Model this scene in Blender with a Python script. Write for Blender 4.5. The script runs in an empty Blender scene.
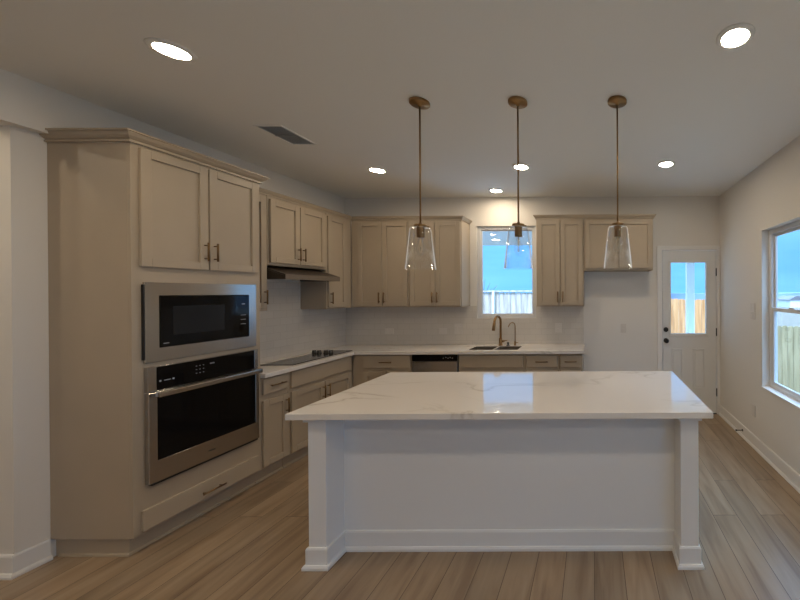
import bpy, bmesh, math, random
from mathutils import Matrix, Vector
random.seed(4)
SC = bpy.context.scene
COL = SC.collection

# ------------------------------------------------------------------ camera
cd = bpy.data.cameras.new('camera'); cam = bpy.data.objects.new('camera', cd); COL.objects.link(cam)
SC.camera = cam
cd.sensor_fit = 'HORIZONTAL'; cd.sensor_width = 36.0; cd.lens = 350.0 / 800.0 * 36.0
cd.shift_x = -0.24044; cd.shift_y = -0.00895; cd.clip_start = 0.02; cd.clip_end = 500
yaw, pitch, roll = math.radians(-0.123), math.radians(-0.15), math.radians(0.29)
fw = Vector((math.sin(yaw) * math.cos(pitch), math.cos(yaw) * math.cos(pitch), math.sin(pitch)))
rt = Vector((math.cos(yaw), -math.sin(yaw), 0)); dn = fw.cross(rt)
r2 = math.cos(roll) * rt + math.sin(roll) * dn; d2 = -math.sin(roll) * rt + math.cos(roll) * dn
M = Matrix.Identity(4)
for i in range(3):
    M[i][0] = r2[i]; M[i][1] = -d2[i]; M[i][2] = -fw[i]
M[0][3], M[1][3], M[2][3] = 0, 0, 1.6
cam.matrix_world = M

# ------------------------------------------------------------------ world, sun, exposure
SKY = 2.2          # brightness of the overcast evening sky
CAN = 145.0          # brightness of a recessed lamp's diffuser
w = bpy.data.worlds.new('world'); SC.world = w; w.use_nodes = True
nt = w.node_tree; nt.nodes.clear()
wo = nt.nodes.new('ShaderNodeOutputWorld'); bg = nt.nodes.new('ShaderNodeBackground')
tc = nt.nodes.new('ShaderNodeTexCoord'); mp = nt.nodes.new('ShaderNodeMapping'); mp.inputs['Scale'].default_value = (1.2, 1.2, 9)
nz = nt.nodes.new('ShaderNodeTexNoise'); nz.inputs['Scale'].default_value = 2.2; nz.inputs['Detail'].default_value = 5
cr = nt.nodes.new('ShaderNodeValToRGB')
cr.color_ramp.elements[0].position = 0.36; cr.color_ramp.elements[0].color = (0.10, 0.345, 0.72, 1)
cr.color_ramp.elements[1].position = 0.66; cr.color_ramp.elements[1].color = (0.135, 0.41, 0.85, 1)
nt.links.new(tc.outputs['Generated'], mp.inputs['Vector']); nt.links.new(mp.outputs[0], nz.inputs['Vector'])
nt.links.new(nz.outputs['Fac'], cr.inputs['Fac'])
sx = nt.nodes.new('ShaderNodeSeparateXYZ'); nt.links.new(tc.outputs['Generated'], sx.inputs[0])
er = nt.nodes.new('ShaderNodeMapRange'); er.inputs['From Min'].default_value = 0.30; er.inputs['From Max'].default_value = 0.75   # overcast: brightest overhead
nt.links.new(sx.outputs['Z'], er.inputs['Value'])
zm = nt.nodes.new('ShaderNodeMix'); zm.data_type = 'RGBA'; zm.inputs[7].default_value = (1.75, 2.95, 4.6, 1)
nt.links.new(er.outputs[0], zm.inputs[0]); nt.links.new(cr.outputs[0], zm.inputs[6]); nt.links.new(zm.outputs[2], bg.inputs['Color'])
bg.inputs['Strength'].default_value = SKY
nt.links.new(bg.outputs[0], wo.inputs['Surface'])
sl = bpy.data.lights.new('sun', 'SUN'); sl.energy = 3.2; sl.color = (1.0, 0.72, 0.44); sl.angle = math.radians(4)
so = bpy.data.objects.new('sun', sl); COL.objects.link(so)
so.rotation_euler = Vector((0.35, 1.0, -1.4)).to_track_quat('-Z', 'Y').to_euler()
SC.view_settings.view_transform = 'Standard'; SC.view_settings.look = 'None'
SC.view_settings.gamma = 1.0; SC.view_settings.exposure = 0.0; SC.view_settings.use_curve_mapping = False
SC.cycles.max_bounces = 10; SC.cycles.diffuse_bounces = 6; SC.cycles.transparent_max_bounces = 16
SC.cycles.sample_clamp_indirect = 6.0; SC.cycles.use_denoising = True

# ------------------------------------------------------------------ materials
MATS = {}
def nodes(name):
    m = bpy.data.materials.new(name); m.use_nodes = True
    t = m.node_tree; b = t.nodes['Principled BSDF']; MATS[name] = m
    return m, t, b
def bump(t, b, scale, strength, dist=0.002, detail=3, vec=None):
    n = t.nodes.new('ShaderNodeTexNoise'); n.inputs['Scale'].default_value = scale; n.inputs['Detail'].default_value = detail
    u = t.nodes.new('ShaderNodeBump'); u.inputs['Strength'].default_value = strength; u.inputs['Distance'].default_value = dist
    if vec is None:
        c = t.nodes.new('ShaderNodeTexCoord'); vec = c.outputs['Object']
    t.links.new(vec, n.inputs['Vector'])
    t.links.new(n.outputs['Fac'], u.inputs['Height']); t.links.new(u.outputs[0], b.inputs['Normal'])
def plain(name, col, rough=0.5, metal=0.0, spec=0.5, bscale=None, bstr=0.1, var=0.0, vscale=6.0):
    m, t, b = nodes(name)
    b.inputs['Base Color'].default_value = (*col, 1); b.inputs['Roughness'].default_value = rough
    b.inputs['Metallic'].default_value = metal; b.inputs['Specular IOR Level'].default_value = spec
    if bscale: bump(t, b, bscale, bstr)
    if var:
        c = t.nodes.new('ShaderNodeTexCoord'); n = t.nodes.new('ShaderNodeTexNoise'); n.inputs['Scale'].default_value = vscale
        r = t.nodes.new('ShaderNodeValToRGB')
        r.color_ramp.elements[0].color = (*[v * (1 - var) for v in col], 1); r.color_ramp.elements[1].color = (*[min(1, v * (1 + var)) for v in col], 1)
        r.color_ramp.elements[0].position = 0.3; r.color_ramp.elements[1].position = 0.7
        t.links.new(c.outputs['Object'], n.inputs['Vector']); t.links.new(n.outputs['Fac'], r.inputs['Fac']); t.links.new(r.outputs[0], b.inputs['Base Color'])
    return m
plain('wall_paint', (0.75, 0.72, 0.67), 0.7, bscale=90, bstr=0.12, spec=0.3)
plain('ceiling_paint', (0.83, 0.815, 0.77), 0.8, bscale=70, bstr=0.15, spec=0.2)
plain('trim_paint', (0.80, 0.785, 0.76), 0.4)
plain('door_paint', (0.74, 0.74, 0.73), 0.4)
plain('cabinet_paint', (0.42, 0.345, 0.255), 0.42, var=0.03, vscale=3)
plain('cabinet_shadow_gap', (0.10, 0.075, 0.05), 0.6)
plain('island_paint', (0.76, 0.765, 0.77), 0.5, bscale=120, bstr=0.06)
plain('vinyl', (0.66, 0.66, 0.66), 0.35)
plain('black_metal', (0.012, 0.012, 0.013), 0.4)
plain('brass', (0.31, 0.19, 0.085), 0.3, metal=1.0)
plain('pull_bronze', (0.22, 0.135, 0.065), 0.35, metal=1.0)
plain('black_glass', (0.004, 0.004, 0.0045), 0.06, spec=0.22)
plain('oven_window', (0.014, 0.015, 0.017), 0.12, spec=0.3)
plain('cooktop_glass', (0.02, 0.019, 0.018), 0.08, spec=0.6)
plain('knob_black', (0.015, 0.014, 0.013), 0.3)
plain('knob_mark', (0.5, 0.45, 0.38), 0.4)
plain('plate_white', (0.68, 0.64, 0.585), 0.35)
plain('hood_paint', (0.034, 0.025, 0.018), 0.35); plain('hood_lip', (0.16, 0.13, 0.10), 0.4)
plain('hood_inside', (0.22, 0.19, 0.15), 0.45)
plain('vent_grey', (0.36, 0.38, 0.40), 0.5)
plain('sink_steel', (0.085, 0.07, 0.055), 0.35)
plain('ground_soil', (0.15, 0.135, 0.105), 0.9, var=0.2, vscale=2)
plain('grass', (0.16, 0.19, 0.08), 0.9, var=0.3, vscale=3)
plain('patio_ceiling_paint', (0.50, 0.52, 0.52), 0.7); plain('porch_white', (0.75, 0.77, 0.78), 0.6)
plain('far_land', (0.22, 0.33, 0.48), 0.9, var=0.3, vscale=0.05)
plain('far_roof', (0.16, 0.17, 0.2), 0.8)
plain('screen_mark', (0.35, 0.37, 0.40), 0.4)
plain('filament', (0.75, 0.60, 0.40), 0.4, metal=1.0)

def steel():
    m, t, b = nodes('steel'); b.inputs['Base Color'].default_value = (0.50, 0.465, 0.42, 1); b.inputs['Metallic'].default_value = 1
    b.inputs['Roughness'].default_value = 0.20; b.inputs['Anisotropic'].default_value = 0.85; b.inputs['Anisotropic Rotation'].default_value = 0.25
    tg = t.nodes.new('ShaderNodeTangent'); tg.direction_type = 'RADIAL'; tg.axis = 'Z'; t.links.new(tg.outputs[0], b.inputs['Tangent'])
steel()
def quartz():
    m, t, b = nodes('quartz'); b.inputs['Roughness'].default_value = 0.045; b.inputs['Specular IOR Level'].default_value = 0.75
    c = t.nodes.new('ShaderNodeTexCoord'); p = t.nodes.new('ShaderNodeMapping'); p.inputs['Rotation'].default_value = (0, 0, 0.5); p.inputs['Scale'].default_value = (0.55, 1.5, 1)
    n = t.nodes.new('ShaderNodeTexNoise'); n.inputs['Scale'].default_value = 1.3; n.inputs['Detail'].default_value = 6; n.inputs['Distortion'].default_value = 0.8
    r = t.nodes.new('ShaderNodeValToRGB'); e = r.color_ramp.elements
    base = (0.74, 0.70, 0.655, 1); e[0].position = 0.47; e[0].color = base; e[1].position = 0.53; e[1].color = base
    v = r.color_ramp.elements.new(0.5); v.color = (0.42, 0.37, 0.31, 1)
    for q in (0.488, 0.512): k = r.color_ramp.elements.new(q); k.color = (0.69, 0.65, 0.60, 1)
    n2 = t.nodes.new('ShaderNodeTexNoise'); n2.inputs['Scale'].default_value = 1.1
    mx = t.nodes.new('ShaderNodeMix'); mx.data_type = 'RGBA'; mx.inputs[6].default_value = base
    rr = t.nodes.new('ShaderNodeValToRGB'); rr.color_ramp.elements[0].position = 0.45; rr.color_ramp.elements[1].position = 0.7
    t.links.new(c.outputs['Object'], p.inputs['Vector']); t.links.new(p.outputs[0], n.inputs['Vector']); t.links.new(n.outputs['Fac'], r.inputs['Fac'])
    t.links.new(c.outputs['Object'], n2.inputs['Vector']); t.links.new(n2.outputs['Fac'], rr.inputs['Fac'])
    t.links.new(rr.outputs[0], mx.inputs[0]); t.links.new(r.outputs[0], mx.inputs[7]); t.links.new(mx.outputs[2], b.inputs['Base Color'])
quartz()
def floor_mat():
    m, t, b = nodes('oak_planks'); b.inputs['Roughness'].default_value = 0.30; b.inputs['Specular IOR Level'].default_value = 0.5
    L = t.links.new
    c = t.nodes.new('ShaderNodeTexCoord'); p = t.nodes.new('ShaderNodeMapping'); p.inputs['Rotation'].default_value = (0, 0, math.pi / 2)
    L(c.outputs['Object'], p.inputs['Vector'])
    br = t.nodes.new('ShaderNodeTexBrick'); br.offset = 0.37; br.inputs['Scale'].default_value = 1; br.inputs['Mortar Size'].default_value = 0.0016
    br.inputs['Brick Width'].default_value = 1.25; br.inputs['Row Height'].default_value = 0.17; br.inputs['Mortar Smooth'].default_value = 0.2
    br.inputs['Color1'].default_value = (0, 0, 0, 1); br.inputs['Color2'].default_value = (1, 1, 1, 1); br.inputs['Mortar'].default_value = (0.5, 0.5, 0.5, 1)
    L(p.outputs[0], br.inputs['Vector'])
    # grain: noise stretched along the plank, shifted per plank
    off = t.nodes.new('ShaderNodeVectorMath'); off.operation = 'MULTIPLY_ADD'; off.inputs[1].default_value = (7, 13, 3)
    L(br.outputs['Color'], off.inputs[0]); L(c.outputs['Object'], off.inputs[2])
    g = t.nodes.new('ShaderNodeMapping'); g.inputs['Scale'].default_value = (16, 1.6, 1); L(off.outputs[0], g.inputs['Vector'])
    n = t.nodes.new('ShaderNodeTexNoise'); n.inputs['Scale'].default_value = 1.0; n.inputs['Detail'].default_value = 7; n.inputs['Distortion'].default_value = 0.6
    L(g.outputs[0], n.inputs['Vector'])
    r = t.nodes.new('ShaderNodeValToRGB'); e = r.color_ramp.elements
    e[0].position = 0.30; e[0].position = 0.25; e[0].color = (0.20, 0.135, 0.085, 1); e[1].position = 0.68; e[1].position = 0.75; e[1].color = (0.38, 0.29, 0.20, 1)
    k = e.new(0.5); k.color = (0.31, 0.225, 0.148, 1)
    L(n.outputs['Fac'], r.inputs['Fac'])
    tint = t.nodes.new('ShaderNodeValToRGB'); tint.color_ramp.elements[0].color = (0.84, 0.85, 0.86, 1); tint.color_ramp.elements[1].color = (1.05, 1.03, 1.0, 1)
    L(br.outputs['Color'], tint.inputs['Fac'])
    mu = t.nodes.new('ShaderNodeMix'); mu.data_type = 'RGBA'; mu.blend_type = 'MULTIPLY'; mu.inputs[0].default_value = 1
    L(r.outputs[0], mu.inputs[6]); L(tint.outputs[0], mu.inputs[7])
    gp = t.nodes.new('ShaderNodeMix'); gp.data_type = 'RGBA'; gp.inputs[7].default_value = (0.05, 0.03, 0.018, 1)
    L(br.outputs['Fac'], gp.inputs[0]); L(mu.outputs[2], gp.inputs[6]); L(gp.outputs[2], b.inputs['Base Color'])
    u = t.nodes.new('ShaderNodeBump'); u.inputs['Strength'].default_value = 0.12; u.inputs['Distance'].default_value = 0.002
    L(n.outputs['Fac'], u.inputs['Height']); L(u.outputs[0], b.inputs['Normal'])
floor_mat()
def tile_mat(name, rot):
    m, t, b = nodes(name); b.inputs['Roughness'].default_value = 0.2; L = t.links.new
    c = t.nodes.new('ShaderNodeTexCoord'); q = t.nodes.new('ShaderNodeSeparateXYZ'); p = t.nodes.new('ShaderNodeCombineXYZ')
    L(c.outputs['Object'], q.inputs[0]); L(q.outputs[rot], p.inputs[0]); L(q.outputs[2], p.inputs[1])
    br = t.nodes.new('ShaderNodeTexBrick'); br.offset = 0.5; br.inputs['Scale'].default_value = 1; br.inputs['Brick Width'].default_value = 0.15
    br.inputs['Row Height'].default_value = 0.075; br.inputs['Mortar Size'].default_value = 0.0022
    br.inputs['Color1'].default_value = (0.66, 0.62, 0.56, 1); br.inputs['Color2'].default_value = (0.63, 0.59, 0.53, 1); br.inputs['Mortar'].default_value = (0.57, 0.53, 0.47, 1)
    L(p.outputs[0], br.inputs['Vector']); L(br.outputs['Color'], b.inputs['Base Color'])
    u = t.nodes.new('ShaderNodeBump'); u.invert = True; u.inputs['Strength'].default_value = 0.25; u.inputs['Distance'].default_value = 0.002
    L(br.outputs['Fac'], u.inputs['Height']); L(u.outputs[0], b.inputs['Normal'])
tile_mat('tile_back', 0); tile_mat('tile_left', 1)
def pane(name, tint=(1, 1, 1), ior=1.45):
    m = bpy.data.materials.new(name); m.use_nodes = True; t = m.node_tree; t.nodes.clear(); MATS[name] = m
    o = t.nodes.new('ShaderNodeOutputMaterial'); tr = t.nodes.new('ShaderNodeBsdfTransparent'); gl = t.nodes.new('ShaderNodeBsdfGlossy')
    tr.inputs[0].default_value = (*tint, 1); gl.inputs['Roughness'].default_value = 0.02
    f = t.nodes.new('ShaderNodeFresnel'); ge = t.nodes.new('ShaderNodeNewGeometry'); mr = t.nodes.new('ShaderNodeMapRange')
    mr.inputs['To Min'].default_value = ior; mr.inputs['To Max'].default_value = 1.0 / ior    # the same reflectance from either side of a thin pane
    t.links.new(ge.outputs['Backfacing'], mr.inputs['Value']); t.links.new(mr.outputs[0], f.inputs['IOR']); x = t.nodes.new('ShaderNodeMixShader')
    t.links.new(f.outputs[0], x.inputs[0]); t.links.new(tr.outputs[0], x.inputs[1]); t.links.new(gl.outputs[0], x.inputs[2]); t.links.new(x.outputs[0], o.inputs[0])
pane('window_glass', (0.97, 0.98, 0.98))
def glass(name):
    m, t, b = nodes(name); b.inputs['Base Color'].default_value = (0.97, 0.98, 0.98, 1); b.inputs['Transmission Weight'].default_value = 1.0
    b.inputs['Roughness'].default_value = 0.0; b.inputs['IOR'].default_value = 1.45
pane('clear_glass', (0.97, 0.975, 0.98), 1.5)
def painted_edge_light(m):   # white mixed in at grazing angles, a painted highlight on the glass outline
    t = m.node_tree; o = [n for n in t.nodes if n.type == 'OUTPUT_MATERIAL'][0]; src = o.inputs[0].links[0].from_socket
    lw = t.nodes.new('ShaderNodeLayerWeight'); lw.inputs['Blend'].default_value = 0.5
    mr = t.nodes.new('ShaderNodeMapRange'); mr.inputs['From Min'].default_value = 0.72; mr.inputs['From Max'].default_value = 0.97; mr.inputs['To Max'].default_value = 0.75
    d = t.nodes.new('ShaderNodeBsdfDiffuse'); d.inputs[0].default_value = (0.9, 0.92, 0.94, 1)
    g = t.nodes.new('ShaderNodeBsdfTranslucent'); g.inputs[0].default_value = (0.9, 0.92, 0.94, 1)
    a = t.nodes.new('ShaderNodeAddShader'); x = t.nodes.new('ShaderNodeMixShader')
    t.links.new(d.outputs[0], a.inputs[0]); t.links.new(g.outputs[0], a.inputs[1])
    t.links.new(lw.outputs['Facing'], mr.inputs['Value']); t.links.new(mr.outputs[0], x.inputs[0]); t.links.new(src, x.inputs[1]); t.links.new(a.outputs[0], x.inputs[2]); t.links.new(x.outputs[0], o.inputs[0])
painted_edge_light(MATS['clear_glass'])
def emit(name, col, s):
    m, t, b = nodes(name); b.inputs['Base Color'].default_value = (0.8, 0.8, 0.8, 1); b.inputs['Emission Color'].default_value = (*col, 1); b.inputs['Emission Strength'].default_value = s
emit('can_diffuser', (1.0, 0.82, 0.60), CAN)
def wood(name, a, bcol):
    m, t, b = nodes(name); b.inputs['Roughness'].default_value = 0.85; L = t.links.new
    c = t.nodes.new('ShaderNodeTexCoord'); p = t.nodes.new('ShaderNodeMapping'); p.inputs['Scale'].default_value = (9, 9, 0.8)
    n = t.nodes.new('ShaderNodeTexNoise'); n.inputs['Scale'].default_value = 1.5; n.inputs['Detail'].default_value = 5
    r = t.nodes.new('ShaderNodeValToRGB'); r.color_ramp.elements[0].position = 0.35; r.color_ramp.elements[1].position = 0.65
    r.color_ramp.elements[0].color = (*a, 1); r.color_ramp.elements[1].color = (*bcol, 1)
    L(c.outputs['Object'], p.inputs['Vector']); L(p.outputs[0], n.inputs['Vector']); L(n.outputs['Fac'], r.inputs['Fac']); L(r.outputs[0], b.inputs['Base Color'])
wood('fence_pale', (0.38, 0.34, 0.29), (0.66, 0.63, 0.58)); wood('fence_tan', (0.52, 0.25, 0.09), (0.78, 0.45, 0.21)); wood('fence_straw', (0.26, 0.235, 0.13), (0.42, 0.38, 0.23))

# ------------------------------------------------------------------ mesh helpers
ORG = {}
FACES = {'B': lambda F: (lambda u, v, w: (u, F - w, v)),      # faces the camera (-y)
         'L': lambda F: (lambda u, v, w: (F + w, u, v)),      # faces +x
         'R': lambda F: (lambda u, v, w: (F - w, u, v)),      # faces -x
         'Z': lambda F: (lambda u, v, w: (u, v, F + w))}
ID = lambda x, y, z: (x, y, z)
class MB:
    def __init__(s): s.bm = bmesh.new()
    def box(s, x0, x1, y0, y1, z0, z1, m=ID):
        vs = [s.bm.verts.new(m(x, y, z)) for x in (x0, x1) for y in (y0, y1) for z in (z0, z1)]
        for f in ((0, 1, 3, 2), (4, 6, 7, 5), (0, 4, 5, 1), (2, 3, 7, 6), (0, 2, 6, 4), (1, 5, 7, 3)): s.bm.faces.new([vs[i] for i in f])
        return s
    def prism(s, poly, t0, t1, m):
        """poly (a,b) extruded from t0 to t1; m(a,b,t)"""
        A = [s.bm.verts.new(m(a, b, t0)) for a, b in poly]; B = [s.bm.verts.new(m(a, b, t1)) for a, b in poly]; n = len(poly)
        s.bm.faces.new(A); s.bm.faces.new(B[::-1])
        for i in range(n): s.bm.faces.new((A[i], B[i], B[(i + 1) % n], A[(i + 1) % n]))
        return s
    def sweep(s, prof, path, m=ID):
        """profile points (out, up) swept along a mitred plan path [(x,y)], out = left of travel"""
        rings = []
        n = len(path)
        for i, p in enumerate(path):
            P = Vector(p); d0 = (P - Vector(path[i - 1])).normalized() if i else None
            d1 = (Vector(path[i + 1]) - P).normalized() if i < n - 1 else None
            nrm = lambda d: Vector((-d.y, d.x))
            if d0 is None: k = nrm(d1)
            elif d1 is None: k = nrm(d0)
            else:
                k = nrm(d0) + nrm(d1); k = k / max(1e-6, k.dot(nrm(d0)))
            rings.append([s.bm.verts.new((P.x + k.x * o, P.y + k.y * o, z)) for o, z in prof])
        q = len(prof)
        for a, b in zip(rings, rings[1:]):
            for j in range(q): s.bm.faces.new((a[j], b[j], b[(j + 1) % q], a[(j + 1) % q]))
        s.bm.faces.new(rings[0]); s.bm.faces.new(rings[-1][::-1])
        return s
    def grid(s, us, vs, fill, w0, w1, m=ID):
        V = {}
        def vv(i, j, k):
            if (i, j, k) not in V: V[(i, j, k)] = s.bm.verts.new(m(us[i], vs[j], (w0, w1)[k]))
            return V[(i, j, k)]
        nu, nv = len(us) - 1, len(vs) - 1
        ok = lambda i, j: 0 <= i < nu and 0 <= j < nv and fill(i, j)
        for i in range(nu):
            for j in range(nv):
                if not ok(i, j): continue
                for k in (0, 1): s.bm.faces.new([vv(i, j, k), vv(i + 1, j, k), vv(i + 1, j + 1, k), vv(i, j + 1, k)])
                for (a, b, da, db) in (((i, j), (i + 1, j), 0, -1), ((i, j + 1), (i + 1, j + 1), 0, 1), ((i, j), (i, j + 1), -1, 0), ((i + 1, j), (i + 1, j + 1), 1, 0)):
                    if not ok(i + da, j + db): s.bm.faces.new([vv(*a, 0), vv(*b, 0), vv(*b, 1), vv(*a, 1)])
        return s
    def ring(s, u0, u1, v0, v1, t, w0, w1, m=ID):
        ts = t if isinstance(t, tuple) else (t, t, t, t)   # left right bottom top
        return s.grid([u0, u0 + ts[0], u1 - ts[1], u1], [v0, v0 + ts[2], v1 - ts[3], v1], lambda i, j: not (i == 1 and j == 1), w0, w1, m)
    def tube(s, pts, r, seg=10, cap=True):
        pts = [Vector(p) for p in pts]; rs = r if isinstance(r, (list, tuple)) else [r] * len(pts)
        rings = []; ref = None
        for i, p in enumerate(pts):
            d = ((pts[min(i + 1, len(pts) - 1)] - p).normalized() + (p - pts[max(i - 1, 0)]).normalized()).normalized()
            if ref is None: ref = Vector((0, 0, 1)) if abs(d.z) < 0.9 else Vector((1, 0, 0))
            a = (ref - d * ref.dot(d)).normalized(); b = d.cross(a); ref = a
            rings.append([s.bm.verts.new(p + (a * math.cos(t) + b * math.sin(t)) * rs[i]) for t in [2 * math.pi * k / seg for k in range(seg)]])
        for A, B in zip(rings, rings[1:]):
            for k in range(seg):
                f = s.bm.faces.new((A[k], A[(k + 1) % seg], B[(k + 1) % seg], B[k])); f.smooth = True
        if cap: s.bm.faces.new(rings[0][::-1]); s.bm.faces.new(rings[-1])
        return s
    def lathe(s, prof, c, seg=32, close=False, sharp=False):
        rings = []
        for r, z in prof:
            rings.append([s.bm.verts.new((c[0] + r * math.cos(2 * math.pi * k / seg), c[1] + r * math.sin(2 * math.pi * k / seg), c[2] + z)) for k in range(seg)] if r > 1e-6 else [s.bm.verts.new((c[0], c[1], c[2] + z))])
        pr = list(zip(rings, rings[1:])) + ([(rings[-1], rings[0])] if close else [])
        for A, B in pr:
            for k in range(seg):
                k2 = (k + 1) % seg
                q = [A[k], A[k2], B[k2], B[k]] if len(A) > 1 and len(B) > 1 else ([A[0], B[k2], B[k]] if len(A) == 1 else [A[k], A[k2], B[0]])
                f = s.bm.faces.new(q); f.smooth = not sharp
        return s
    def build(s, name, mat, parent=None, bevel=0.0, seg=1, smooth_angle=None):
        bmesh.ops.recalc_face_normals(s.bm, faces=s.bm.faces[:])
        o = parent; loc = Vector((0, 0, 0))
        while o is not None:
            if o.name in ORG: loc = ORG[o.name]; break
            o = o.parent
        bmesh.ops.translate(s.bm, verts=s.bm.verts[:], vec=-loc)
        me = bpy.data.meshes.new(name); s.bm.to_mesh(me); s.bm.free()
        me.materials.append(MATS[mat])
        ob = bpy.data.objects.new(name, me); COL.objects.link(ob)
        if parent is not None: ob.parent = parent
        if bevel:
            b = ob.modifiers.new('bevel', 'BEVEL'); b.width = bevel; b.segments = seg; b.limit_method = 'ANGLE'; b.angle_limit = math.radians(40)
        return ob
def thing(name, label, cat, loc, group=None, kind=None):
    o = bpy.data.objects.new(name, None); COL.objects.link(o); o.location = loc; o.empty_display_size = 0.1
    ORG[o.name] = Vector(loc); tag(o, label, cat, group, kind); return o
def tag(o, label, cat, group=None, kind=None):
    o['label'] = label; o['category'] = cat
    if group: o['group'] = group
    if kind: o['kind'] = kind
    return o
def struct(o, label, cat):
    return tag(o, label, cat, None, 'structure')
def dup(root, loc, label, group):
    r = root.copy(); COL.objects.link(r); r.location = loc; ORG[r.name] = Vector(loc); r['label'] = label; r['group'] = group
    def rec(src, dst):
        for ch in list(src.children):
            c = ch.copy(); COL.objects.link(c); c.parent = dst; rec(ch, c)
    rec(root, r); return r

# ------------------------------------------------------------------ dimensions
XL, XR, YB, ZC = -3.235, 1.65, 4.563, 2.84
XN, YR, XH = -3.30, -3.2, -5.2        # pantry wall, rear wall, hall wall
YS = 1.98                              # stub wall face
T = 0.13

# ------------------------------------------------------------------ room shell
struct(MB().box(XH - T, XR + T, YR - T, YB + T, -0.1, 0).build('floor', 'oak_planks'), 'brown oak plank floor running away from the camera', 'floor')
struct(MB().box(XH - T, XR + T, YR - T - 2.4, YB + T, ZC, ZC + 0.15).build('ceiling', 'ceiling_paint'), 'flat grey white painted ceiling with recessed lights and an added unseen eave behind the rear wall', 'ceiling')  # slab carried past the rear wall, an unseen eave added against sun
# back wall: u = x
WX0, WX1, WZ0, WZ1 = -1.515, -0.742, 1.262, 2.465
DX0, DX1, DZ1 = 0.868, 1.640, 2.168
mB = FACES['B'](YB)
us = [XL - T, WX0, WX1, DX0, DX1, XR + T]; vs = [0, WZ0, DZ1, WZ1, ZC]
struct(MB().grid(us, vs, lambda i, j: not ((i == 1 and j in (1, 2)) or (i == 3 and j in (0, 1))), -T, 0, mB).build('wall_back', 'wall_paint'), 'painted back wall with the sink window and the glazed door', 'wall')
# right wall: u = y ; two windows
R1 = (2.02, 3.425); R2 = (-2.6, 0.2); RZ = (0.655, 2.19)
mR = FACES['R'](XR)
R2Z = (0.25, 2.45)
us = [YR, R2[0], R2[1], R1[0], R1[1], YB]; vs = [0, R2Z[0], RZ[0], RZ[1], R2Z[1], ZC]
struct(MB().grid(us, vs, lambda i, j: not ((i == 3 and j == 2) or (i == 1 and j in (1, 2, 3))), -T, 0, mR).build('wall_right', 'wall_paint'), 'painted right wall with a large window', 'wall')
# left kitchen wall and the wall around the pantry cabinet
struct(MB().box(XL - T, XL, 2.945, YB, 0, ZC).build('wall_left', 'wall_paint'), 'left kitchen wall behind the cooktop', 'wall')
hd = MB().box(XN - 0.10, XN, YS + T, 2.945, 0, 2.56)
hd.box(XN - 0.10, XL, YR, 2.945, 2.56, ZC)
struct(hd.build('wall_left_header', 'wall_paint'), 'wall and header above the oven cabinet on the left', 'wall')
struct(MB().box(XH, XN, YS, YS + T, 0, 2.56).build('wall_hall', 'wall_paint'), 'short wall facing the camera at the left edge', 'wall')
struct(MB().box(XH - T, XH, YR, YS + T, 0, ZC).build('wall_hall_side', 'wall_paint'), 'side wall of the hall outside the picture', 'wall')
struct(MB().box(XH, XN - 0.10, YS, YS + T, 2.56, ZC).build('wall_hall_upper', 'wall_paint'), 'upper hall wall', 'wall')
struct(MB().box(XH - T, XR + T, YR - T, YR, 0, ZC).build('wall_rear', 'wall_paint'), 'rear wall behind the camera', 'wall')
# baseboards with shoe
BP = [(0, 0), (0.028, 0), (0.028, 0.012), (0.020, 0.026), (0.014, 0.026), (0.014, 0.115), (0.010, 0.125), (0, 0.125)]
struct(MB().sweep(BP, [(XR - 0.001, YR), (XR - 0.001, YB - 0.02)]).build('baseboard_right', 'trim_paint'), 'white baseboard along the right wall', 'baseboard')
struct(MB().sweep(BP, [(XN + 0.0005, YS + 0.125), (XN + 0.0005, YS - 0.0005), (XH, YS - 0.0005)][::1]).build('baseboard_left', 'trim_paint'), 'white baseboard around the wall corner beside the oven cabinet', 'baseboard')
struct(MB().sweep(BP, [(DX0 - 0.04, YB - 0.001), (-0.10, YB - 0.001)]).build('baseboard_back', 'trim_paint'), 'white baseboard in the refrigerator alcove', 'baseboard')
# backsplash tile
tb = MB().grid([XL + 0.010, WX0, WX1, -0.126], [0.926, WZ0, 1.425], lambda i, j: not (i == 1 and j == 1), 0.0005, 0.009, mB)
struct(tb.build('trim_backsplash_back', 'tile_back'), 'beige white tile backsplash under the back cabinets', 'backsplash')
tl = MB().grid([2.932, 3.178, 3.842, YB - 0.0095], [0.926, 1.43, 1.72], lambda i, j: j == 0 or i == 1, 0.0005, 0.009, FACES['L'](XL))
struct(tl.build('trim_backsplash_left', 'tile_left'), 'beige white tile backsplash behind the cooktop', 'backsplash')

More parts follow.
